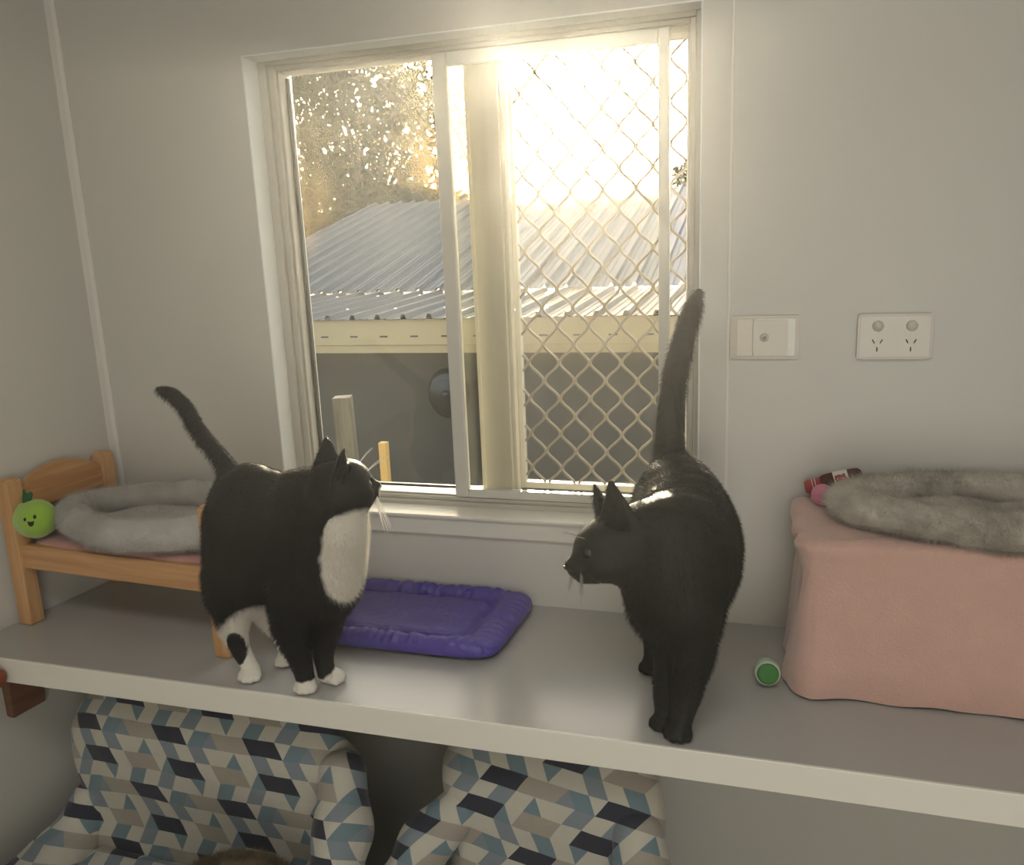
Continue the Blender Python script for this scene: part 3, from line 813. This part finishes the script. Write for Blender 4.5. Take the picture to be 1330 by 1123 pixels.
fur1 = fur_mat('tuxedo_fur', (.020, .020, .020), [
    ((-.580, -.440, .245), (.058, .070, .092), wh),
    ((-.596, -.435, .300), (.030, .070, .034), wh),
    ((-.825, -.375, .070), (.075, .060, .090), wh),
    ((-.820, -.300, .050), (.040, .045, .060), wh),
    ((-.846, -.414, .060), (.0165, .030, .034), (.020, .020, .020)),
    ((-.829, -.412, .000), (.036, .040, .033), wh),
    ((-.712, -.420, -.006), (.040, .040, .030), wh),
    ((-.678, -.372, -.006), (.040, .030, .034), wh),
    ((-.552, -.372, .344), (.017, .020, .017), wh),
], rough=.5, spec=.2)
finish_cat('cat', P, fur1, 'black and white tuxedo cat standing with tail up, looking out of the window', eyes, nose, T, Rh, M_whisker, .066, 12, 95000, 11, droop=-1.6)

# --- black cat (right), facing the room with head turned to the left
P = []
P += [ell((-.120, -.180, .288), (.066, .075, .086), k=.05),                    # rump
      ell((-.104, -.250, .262), (.082, .080, .094), k=.05),                    # belly
      ell((-.098, -.315, .250), (.080, .070, .092), k=.05),
      ell((-.102, -.368, .240), (.060, .046, .092), k=.05),                    # shoulders
      ell((-.125, -.380, .205), (.040, .036, .052), k=.03),
      cap((-.120, -.350, .285), (-.182, -.362, .292), .048, .038, k=.04),      # neck
      cap((-.130, -.372, .250), (-.188, -.370, .268), .040, .032, k=.03)]
P += chain([(-.080, -.378, .200), (-.076, -.385, .135), (-.084, -.392, .070), (-.092, -.400, .020)], [.040, .031, .022, .0165], .018)
P += chain([(-.118, -.368, .190), (-.112, -.370, .120), (-.116, -.374, .060), (-.118, -.376, .020)], [.034, .024, .018, .0145], .018)
P += chain([(-.150, -.200, .220), (-.160, -.205, .130), (-.158, -.190, .070), (-.158, -.212, .020)], [.042, .026, .017, .014], .018)
P += chain([(-.075, -.210, .220), (-.075, -.225, .130), (-.088, -.205, .070), (-.092, -.225, .020)], [.050, .032, .017, .014], .018)
P += paw((-.094, -.405, 0), math.radians(-92), 1.15); P += paw((-.120, -.384, 0), math.radians(-100), 1.0)
P += paw((-.158, -.222, 0), math.radians(-95), 1.05); P += paw((-.094, -.235, 0), math.radians(-90), 1.0)
P += chain([(-.128, -.155, .330), (-.137, -.148, .385), (-.133, -.140, .460), (-.119, -.130, .545), (-.102, -.123, .605), (-.092, -.120, .634)], [.028, .0225, .0200, .0170, .0135, .0065], .014)
yaw = math.radians(213)
hp, eyes, nose, T = head((-.196, -.372, .276), yaw, math.radians(-10), math.radians(13), 1.22, ears=(1.38, 1.25))
P += hp
Rh = rotm(yaw, math.radians(10), math.radians(13))
fur2 = fur_mat('black_fur', (.022, .022, .020), [], rough=.5, spec=.18)
finish_cat('cat', P, fur2, 'all black cat standing with tail straight up and head turned left', eyes, nose, T, Rh, M_whisker_dark, .040, 8, 95000, 23, droop=-1.2)

# ------------------------------------------------------------------ armchairs below the shelf
def pattern_mat(name, lean=1.0, unit=.052, row=.056, ang=0.0):
    """tessellated rhombus print computed on a triangle lattice"""
    m, nt, b = newmat(name); N = nt.nodes; L = nt.links
    def MA(op, a, b_=None):
        n = N.new('ShaderNodeMath'); n.operation = op
        for i, v in enumerate((a, b_)):
            if v is None: continue
            if hasattr(v, 'type'): L.new(v, n.inputs[i])
            else: n.inputs[i].default_value = v
        return n.outputs[0]
    tc = N.new('ShaderNodeTexCoord'); wn = N.new('ShaderNodeTexNoise'); wn.inputs['Scale'].default_value = 5
    L.new(tc.outputs['Object'], wn.inputs['Vector'])
    ad = N.new('ShaderNodeVectorMath'); ad.operation = 'MULTIPLY_ADD'; ad.inputs[1].default_value = (.02, .02, .02)
    L.new(wn.outputs['Color'], ad.inputs[0]); L.new(tc.outputs['Object'], ad.inputs[2])
    sp = N.new('ShaderNodeSeparateXYZ'); L.new(ad.outputs[0], sp.inputs[0])
    xx = sp.outputs[0]; zz = MA('SUBTRACT', sp.outputs[2], MA('MULTIPLY', sp.outputs[1], -.75))
    ca, sa = math.cos(ang), math.sin(ang)
    x2 = MA('ADD', MA('MULTIPLY', xx, ca), MA('MULTIPLY', zz, sa)); z2 = MA('SUBTRACT', MA('MULTIPLY', zz, ca), MA('MULTIPLY', xx, sa))
    u = MA('DIVIDE', MA('MULTIPLY', x2, lean), unit); v = MA('DIVIDE', z2, row)
    a = MA('ADD', u, MA('MULTIPLY', v, .5))
    ia = MA('FLOOR', a); fa = MA('FRACT', a); iv = MA('FLOOR', v); fv = MA('FRACT', v)
    tri = MA('GREATER_THAN', MA('SUBTRACT', fa, fv), 0.0)
    t = MA('ADD', MA('MULTIPLY', MA('FLOORED_MODULO', MA('ADD', ia, MA('MULTIPLY', MA('FLOOR', MA('DIVIDE', iv, 4.0)), 2.0)), 6.0), 2.0), tri)
    tn = MA('DIVIDE', MA('ADD', t, .5), 12.0)
    col = {'W': (.50, .48, .41), 'N': (.026, .028, .045), 'B': (.33, .30, .25), 'S': (.20, .24, .27), 'T': (.15, .22, .25)}
    rows = ['NNNNWTTSBBBB', 'WTTWWSSWWWTW', 'WWBBBBWTNNNN', 'SSWWWTWWSSWW']
    outs = []
    for rw in rows:
        cr = N.new('ShaderNodeValToRGB'); cr.color_ramp.interpolation = 'CONSTANT'
        el = cr.color_ramp.elements
        el[0].position = 0; el[0].color = (*col[rw[0]], 1); el[1].position = 1 / 12; el[1].color = (*col[rw[1]], 1)
        for k in range(2, 12):
            e = el.new(k / 12); e.color = (*col[rw[k]], 1)
        L.new(tn, cr.inputs['Fac']); outs.append(cr.outputs['Color'])
    r4 = MA('FLOORED_MODULO', iv, 4.0); cur = outs[0]
    for k in (1, 2, 3):
        g = MA('GREATER_THAN', r4, k - .5); mx = N.new('ShaderNodeMix'); mx.data_type = 'RGBA'
        L.new(g, mx.inputs['Factor']); L.new(cur, mx.inputs['A']); L.new(outs[k], mx.inputs['B']); cur = mx.outputs['Result']
    L.new(cur, b.inputs['Base Color']); b.inputs['Roughness'].default_value = .85; b.inputs['Sheen Weight'].default_value = .2
    nz = N.new('ShaderNodeTexNoise'); nz.inputs['Scale'].default_value = 14; nz.inputs['Detail'].default_value = 3
    L.new(tc.outputs['Object'], nz.inputs['Vector']); bp = N.new('ShaderNodeBump'); bp.inputs['Strength'].default_value = .35; bp.inputs['Distance'].default_value = .02
    L.new(nz.outputs['Fac'], bp.inputs['Height']); L.new(bp.outputs['Normal'], b.inputs['Normal'])
    return m
M_pat1 = pattern_mat('rhombus_print', 1.0, .0335, .034)
M_pat2 = pattern_mat('rhombus_print_mirrored', -1.0, .0335, .034, math.radians(-10))

def wrinkle(X):
    return .004 * vnoise(X, 22, 5) + .0018 * vnoise(X, 60, 6)
ch = empty('tub_chair', (-1.0, -.42, FZ)); tag(ch, 'larger armchair in grey, white and navy rhombus print under the shelf, left', 'armchair')
def R0(p): return tuple(np.array(p) - np.array((-1.0, -.42, FZ)))
me = sdf_mesh('backrest', [rbox(R0((-1.005, -.335, -.51)), (.315, .045, .330), .045, k=.02, R=rotm(0, 0, math.radians(-6))),
                          cap(R0((-1.178, -.318, -.225)), R0((-.84, -.315, -.212)), .140, k=.05, n=(0, 1, 0), s=.40)], .008, disp=wrinkle)
link('backrest', me, M_pat1, ch, True)
for sx in (-1, 1):
    pts = [(-1.29, -.345, -.36), (-1.315, -.39, -.43), (-1.32, -.62, -.46), (-1.32, -.78, -.47)]
    if sx > 0: pts = [(-.70, -.345, -.20), (-.675, -.40, -.27), (-.66, -.50, -.36), (-.66, -.78, -.42)]
    pr = [cap(R0(pts[i]), R0(pts[i + 1]), .042, .048, k=.03) for i in range(3)]
    pr.append(rbox(R0((pts[2][0], -.60, -.60)), (.05, .20, .20), .04, k=.05))
    me = sdf_mesh('armrest', pr, .008, disp=wrinkle)
    link('armrest', me, M_pat1, ch, True)
me = sdf_mesh('seat', [rbox(R0((-.995, -.57, -.50)), (.29, .22, .07), .05, k=.02), rbox(R0((-.995, -.57, -.66)), (.28, .20, .14), .03, k=.02)], .009, disp=wrinkle)
link('seat', me, M_pat1, ch, True)
ch2 = empty('tub_chair', (-.34, -.42, FZ)); tag(ch2, 'smaller armchair in mirrored rhombus print under the shelf, centre', 'armchair')
def R1(p): return tuple(np.array(p) - np.array((-.34, -.42, FZ)))
me = sdf_mesh('backrest', [rbox(R1((-.318, -.335, -.45)), (.185, .042, .330), .042, k=.02, R=rotm(0, 0, math.radians(-6))),
                          cap(R1((-.40, -.315, -.195)), R1((-.245, -.315, -.20)), .105, k=.05, n=(0, 1, 0), s=.42)], .008, disp=wrinkle)
link('backrest', me, M_pat2, ch2, True)
for pts in ([(-.48, -.335, -.24), (-.53, -.375, -.29), (-.562, -.43, -.355), (-.562, -.76, -.43)], [(-.165, -.345, -.22), (-.145, -.40, -.29), (-.14, -.50, -.38), (-.14, -.76, -.42)]):
    pr = [cap(R1(pts[i]), R1(pts[i + 1]), .040, .045, k=.03) for i in range(3)]
    pr.append(rbox(R1((pts[2][0] + (.006 if pts[2][0] < -.4 else 0), -.60, -.60)), (.045, .19, .20), .04, k=.05))
    me = sdf_mesh('armrest', pr, .008, disp=wrinkle)
    link('armrest', me, M_pat2, ch2, True)
me = sdf_mesh('seat', [rbox(R1((-.355, -.57, -.52)), (.20, .20, .07), .05, k=.02), rbox(R1((-.355, -.57, -.67)), (.19, .19, .13), .03, k=.02)], .009, disp=wrinkle)
link('seat', me, M_pat2, ch2, True)

# third cat curled on the left chair: only its back shows
P = [ell((-.812, -.535, -.360), (.135, .105, .088), k=.04), ell((-.90, -.60, -.375), (.07, .06, .06), k=.04), cap((-.75, -.60, -.40), (-.86, -.67, -.40), .022, .014, k=.02)]
hp, eyes, nose, T = head((-.965, -.60, -.375), math.radians(-60), math.radians(-20), 0, 1.0); P += hp
me = sdf_mesh('cat', P, .0045)
tabby = fur_mat('tabby_fur', (.10, .075, .045), base2=(.20, .155, .10), nscale=30, rough=.7)
cz = link('cat', me, tabby, None, True); tag(cz, 'brown furry cat curled on the left armchair, only its back in view', 'cat')
add_fur(cz, 30000, .012, radius=.0002, rand=.6, seed=5)

# ------------------------------------------------------------------ outside
GZ = -1.6
m = MB(); m.box(-14, 8, .12, 30, GZ - .2, GZ)
w = m.build('ground', M_ground); tag(w, 'dark garden ground outside the window', 'ground', kind='structure')
shd = empty('outbuilding', (-1.5, 4, GZ)); tag(shd, 'low outbuilding with corrugated steel roof and cream fascia beyond the window', 'building')
so2 = Vector((1.5, -4, -GZ))
def corr(name, x0, x1, ya, za, yb, zb, pitch=.20, h=.035, seed=0):
    V = []; F = []
    xs = []; x = x0
    while x < x1:
        for f, hh in ((0, 0), (.10, 0), (.17, 1), (.29, 1), (.36, 0), (.5, 0), (.52, .18), (.56, .18), (.58, 0), (.78, 0), (.80, .18), (.84, .18), (.86, 0)): xs.append((x + f * pitch, hh * h))
        x += pitch
    for (y, z) in ((ya, za), (yb, zb)):
        for (x, hh) in xs: V.append((x + so2.x, y + so2.y, z + hh + so2.z))
        for (x, hh) in xs: V.append((x + so2.x, y + so2.y, z + hh - .004 + so2.z))
    n = len(xs)
    for i in range(n - 1):
        F.append((i, i + 1, 2 * n + i + 1, 2 * n + i)); F.append((n + i, 3 * n + i, 3 * n + i + 1, n + i + 1))
        F.append((i, n + i, n + i + 1, i + 1)); F.append((2 * n + i, 2 * n + i + 1, 3 * n + i + 1, 3 * n + i))
    me = bpy.data.meshes.new(name); me.from_pydata(V, [], F); me.update()
    return link(name, me, M_roof, shd)
corr('verandah_roof', -5.5, 2.0, 3.93, .262, 5.7, .345)
corr('upper_roof', -5.5, 2.0, 5.62, .372, 9.9, 1.43)
m = MB(); m.box(-5.5 + so2.x, 2 + so2.x, 3.98 + so2.y, 4.03 + so2.y, .012 + so2.z, .250 + so2.z)
m.box(-5.5 + so2.x, 2 + so2.x, 3.965 + so2.y, 3.98 + so2.y, .07 + so2.z, .255 + so2.z, bev=.004)
m.build('fascia', M_fascia, shd)
def repeat(o, locs):
    for i, l in enumerate(locs):
        c = o if i == 0 else o.copy()
        if i: C.objects.link(c); c.parent = o.parent
        c.location = l
m = MB(); m.box(-.03, .03, -.002, .002, -.006, .006)
repeat(m.build('fascia_slot', M_shed, shd), [(-5.27 + k * .24 + so2.x, 3.964 + so2.y, .134 + so2.z) for k in range(26)])
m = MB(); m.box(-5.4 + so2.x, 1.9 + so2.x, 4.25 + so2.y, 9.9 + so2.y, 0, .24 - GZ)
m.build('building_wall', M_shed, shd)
m = MB(); m.lathe([(0, .012), (.010, .010), (.012, 0)], 8)
repeat(m.build('roof_screw', M_metal, shd), [(-5.5 + .046 + (k * 2 + q) * .2 + so2.x, y + so2.y, z + .03 + so2.z) for k in range(13) for q, y, z in ((0, 4.25, .28), (1, 5.2, .325))])

# posts in the yard
m = MB(); m.box(-.045, .045, -.045, .045, 0, 1.62, bev=.004)
o = m.build('timber_post', M_post); o.location = (-1.99, 2.2, GZ); o.rotation_euler = (0, math.radians(-1.5), .3); tag(o, 'weathered grey timber post standing outside in front of the dark wall', 'post')
m = MB(); m.box(-.018, .018, -.018, .018, 0, 1.485, bev=.002)
o = m.build('garden_stake', M_stake); o.location = (-1.628, 1.8, GZ); tag(o, 'short yellow timber stake outside, right of the grey post', 'stake')
o = empty('round_disc', (-2.235, 4.22, -.315)); tag(o, 'round black disc fixed on the dark wall outside, behind the window stile', 'wall lamp')  # dark round shape of unknown kind, built as a disc
m = MB(); m.lathe([(0, 0), (.17, 0), (.19, .02), (.19, .05), (.15, .085), (0, .10)], 40, Matrix.Rotation(PI / 2, 4, 'X') @ Matrix.Diagonal((.85, 1, 1, 1))); m.build('disc_body', M_blackplastic, o)
m = MB(); m.lathe([(.03, .09), (.035, .12), (0, .13)], 20, RX); m.build('boss', M_blackplastic, o)
# weed sprig by the glass
m = MB(); rnd = random.Random(2)
m.tube([(0, 0, 0), (.01, 0, .9), (-.005, 0, 1.45), (.005, 0, 1.66)], [.004, .003, .002, .001], 6)
for k in range(11):
    z = 1.38 + k * .028; a = rnd.random() * 6.28; L_ = .03 + .02 * rnd.random()
    d = Vector((math.cos(a), math.sin(a), .5)).normalized(); u = d.cross(Vector((0, 0, 1))).normalized() * .008
    p = Vector((0, 0, z)); vs = [m.bm.verts.new(q) for q in (p, p + d * L_ * .5 + u, p + d * L_, p + d * L_ * .5 - u)]; m.bm.faces.new(vs)
o = m.build('weed', leaf_mat('weed_leaf', (.55, .55, .40), .5), fix=False); o.location = (-1.78, 1.5, GZ); tag(o, 'thin sunlit weed stem outside by the left edge of the glass', 'plant')

# trees
def tree(name, base, trunk_top, blobs, nleaf, size, label, seed, mat_=None):
    rnd = np.random.RandomState(seed); root = empty(name, base); tag(root, label, 'tree')
    b0 = np.array(base)
    m = MB(); tt = np.array(trunk_top) - b0
    m.tube([(0, 0, 0), tuple(tt * .5 + [.1, 0, 0]), tuple(tt)], [.16, .12, .07], 10)
    for c, r in blobs:
        c = np.array(c) - b0
        for q in range(7):
            e = c + rnd.normal(size=3) * np.array(r) * .55; mid = (tt * .8 + e) / 2 + rnd.normal(size=3) * .12
            m.tube([tuple(tt * .8), tuple(mid), tuple(e)], [.045, .028, .010], 6)
    m.build('trunk', M_bark, root)
    V = []; F = []
    w = np.array([r[0] * r[1] * r[2] for c, r in blobs]); w /= w.sum()
    for k in range(nleaf):
        c, r = blobs[rnd.choice(len(blobs), p=w)]
        d = rnd.normal(size=3); d /= np.linalg.norm(d); p = np.array(c) - b0 + d * np.array(r) * rnd.rand() ** (1 / 2.2)
        a = rnd.normal(size=3); a /= np.linalg.norm(a); bb = np.cross(a, rnd.normal(size=3)); bb /= np.linalg.norm(bb)
        s = size * (.5 + .9 * rnd.rand()); i = len(V)
        nn = np.cross(a, bb) * s * .15
        for q in (-a * s * .6, bb * s * .24 + nn, a * s * .6, -bb * s * .24 + nn): V.append(tuple(p + q))
        F.append((i, i + 1, i + 2, i + 3))
    me = bpy.data.meshes.new('foliage'); me.from_pydata(V, [], F); me.update()
    link('foliage', me, mat_ or M_leaf, root)
    return root
tree('leafy_tree', (-6.6, 12.2, GZ), (-6.7, 12.2, 1.8),
     [((-7.4, 12, 2.9), (1.2, .8, 1.3)), ((-6.1, 12, 3.3), (.9, .8, .9)), ((-7.6, 12.0, 1.7), (.8, .8, .8)), ((-6.5, 12, 1.9), (1.0, .7, .7)), ((-5.6, 12, 2.5), (.55, .6, 1.2)), ((-7.9, 12, 4.0), (1.4, .8, .7))],
     7200, .17, 'tall leafy tree behind the corrugated roof, seen through the left pane', 3)
tree('shrub', (-7.4, 9.0, GZ), (-7.2, 9.2, .9), [((-6.3, 9.6, 1.0), (.9, .5, .35)), ((-5.6, 10.4, 1.45), (.8, .4, .25)), ((-4.9, 10.6, 1.5), (.6, .4, .18))], 5000, .13,
     'low dark shrub overlapping the top left of the corrugated roof', 5)
tree('sparse_tree', (-4.2, 13.0, GZ), (-4.7, 13.0, 2.2), [((-5.2, 13, 3.4), (.35, .3, 1.1))], 260, .13, 'sparse twiggy tree in the narrow gap left of the central mullion', 8)
tree('conifer', (-2.86, 10.8, GZ), (-2.86, 10.8, 1.5), [((-2.86, 10.8, 1.45), (.10, .10, .28)), ((-2.86, 10.8, 1.3), (.22, .15, .15))], 900, .07, 'small pointed conifer tip above the roof ridge behind the grille', 9)
tree('shrub', (-1.0, 10.8, GZ), (-1.0, 10.8, 1.2), [((-1.05, 10.8, 1.6), (.25, .2, .22)), ((-.6, 10.8, 1.5), (.4, .3, .25))], 1500, .09, 'leafy shrub above the right end of the roof', 10)

# ------------------------------------------------------------------ light
SUN = Vector((-.25433, .94905, .18606))
sd = bpy.data.lights.new('sun', 'SUN'); sd.energy = 13.0; sd.angle = math.radians(.6); sd.color = (1, .88, .68)
s = bpy.data.objects.new('sun', sd); C.objects.link(s); s.rotation_euler = SUN.to_track_quat('Z', 'Y').to_euler(); s.location = (-3, 11, 3)
world = bpy.data.worlds.new('world'); bpy.context.scene.world = world; world.use_nodes = True
N = world.node_tree.nodes; L = world.node_tree.links
bg = N['Background']; sky = N.new('ShaderNodeTexSky'); sky.sky_type = 'NISHITA'; sky.sun_disc = False
sky.sun_elevation = math.asin(SUN.z); sky.sun_rotation = math.atan2(SUN.x, SUN.y); sky.air_density = 1.0; sky.dust_density = 2.5; sky.ozone_density = 1.0
wm = N.new('ShaderNodeMix'); wm.data_type = 'RGBA'; wm.inputs['Factor'].default_value = .55; wm.inputs['B'].default_value = (1.7, 1.8, 1.95, 1)
L.new(sky.outputs[0], wm.inputs['A']); L.new(wm.outputs['Result'], bg.inputs['Color']); bg.inputs['Strength'].default_value = 1.0
# unseen fill light added under the ceiling, behind the camera
def area(name, loc, rot, sx, sy, e, col):
    d = bpy.data.lights.new(name, 'AREA'); d.shape = 'RECTANGLE'; d.size = sx; d.size_y = sy; d.energy = e; d.color = col
    o = bpy.data.objects.new(name, d); C.objects.link(o); o.location = loc; o.rotation_euler = rot; return o
area('ceiling_fill', (-.2, -1.7, CZ - .03), (0, 0, 0), 1.2, .5, 12, (1, .97, .92))
area('rear_daylight', (.55, -2.66, .25), (math.radians(90), 0, 0), .9, 1.9, 12, (1, .985, .96))  # added for light read as coming from rear right; no doorway is built

# faint scatter volume added to imitate the sun's lens glare and veil
hz = bpy.data.materials.new('glare_haze'); hz.use_nodes = True; nn = hz.node_tree; nn.nodes.remove(nn.nodes['Principled BSDF'])
vs = nn.nodes.new('ShaderNodeVolumeScatter'); vs.inputs['Density'].default_value = .024; vs.inputs['Anisotropy'].default_value = .87
nn.links.new(vs.outputs[0], nn.nodes['Material Output'].inputs['Volume'])
m = MB(); m.box(-2.4, 1.4, -2.95, .13, FZ - .25, CZ + .25)
o = m.build('haze', hz); tag(o, 'faint haze added through the whole room to imitate sun glare', 'haze', kind='stuff')

sc = bpy.context.scene
sc.view_settings.view_transform = 'Standard'; sc.view_settings.look = 'None'; sc.view_settings.gamma = 1; sc.view_settings.exposure = 0
try: sc.view_settings.use_curve_mapping = False
except Exception: pass
sc.cycles.max_bounces = 10; sc.cycles.transparent_max_bounces = 16; sc.cycles.sample_clamp_indirect = 6
sc.cycles.use_denoising = True
sc.cycles_curves.shape = 'RIBBONS' if hasattr(sc, 'cycles_curves') else None
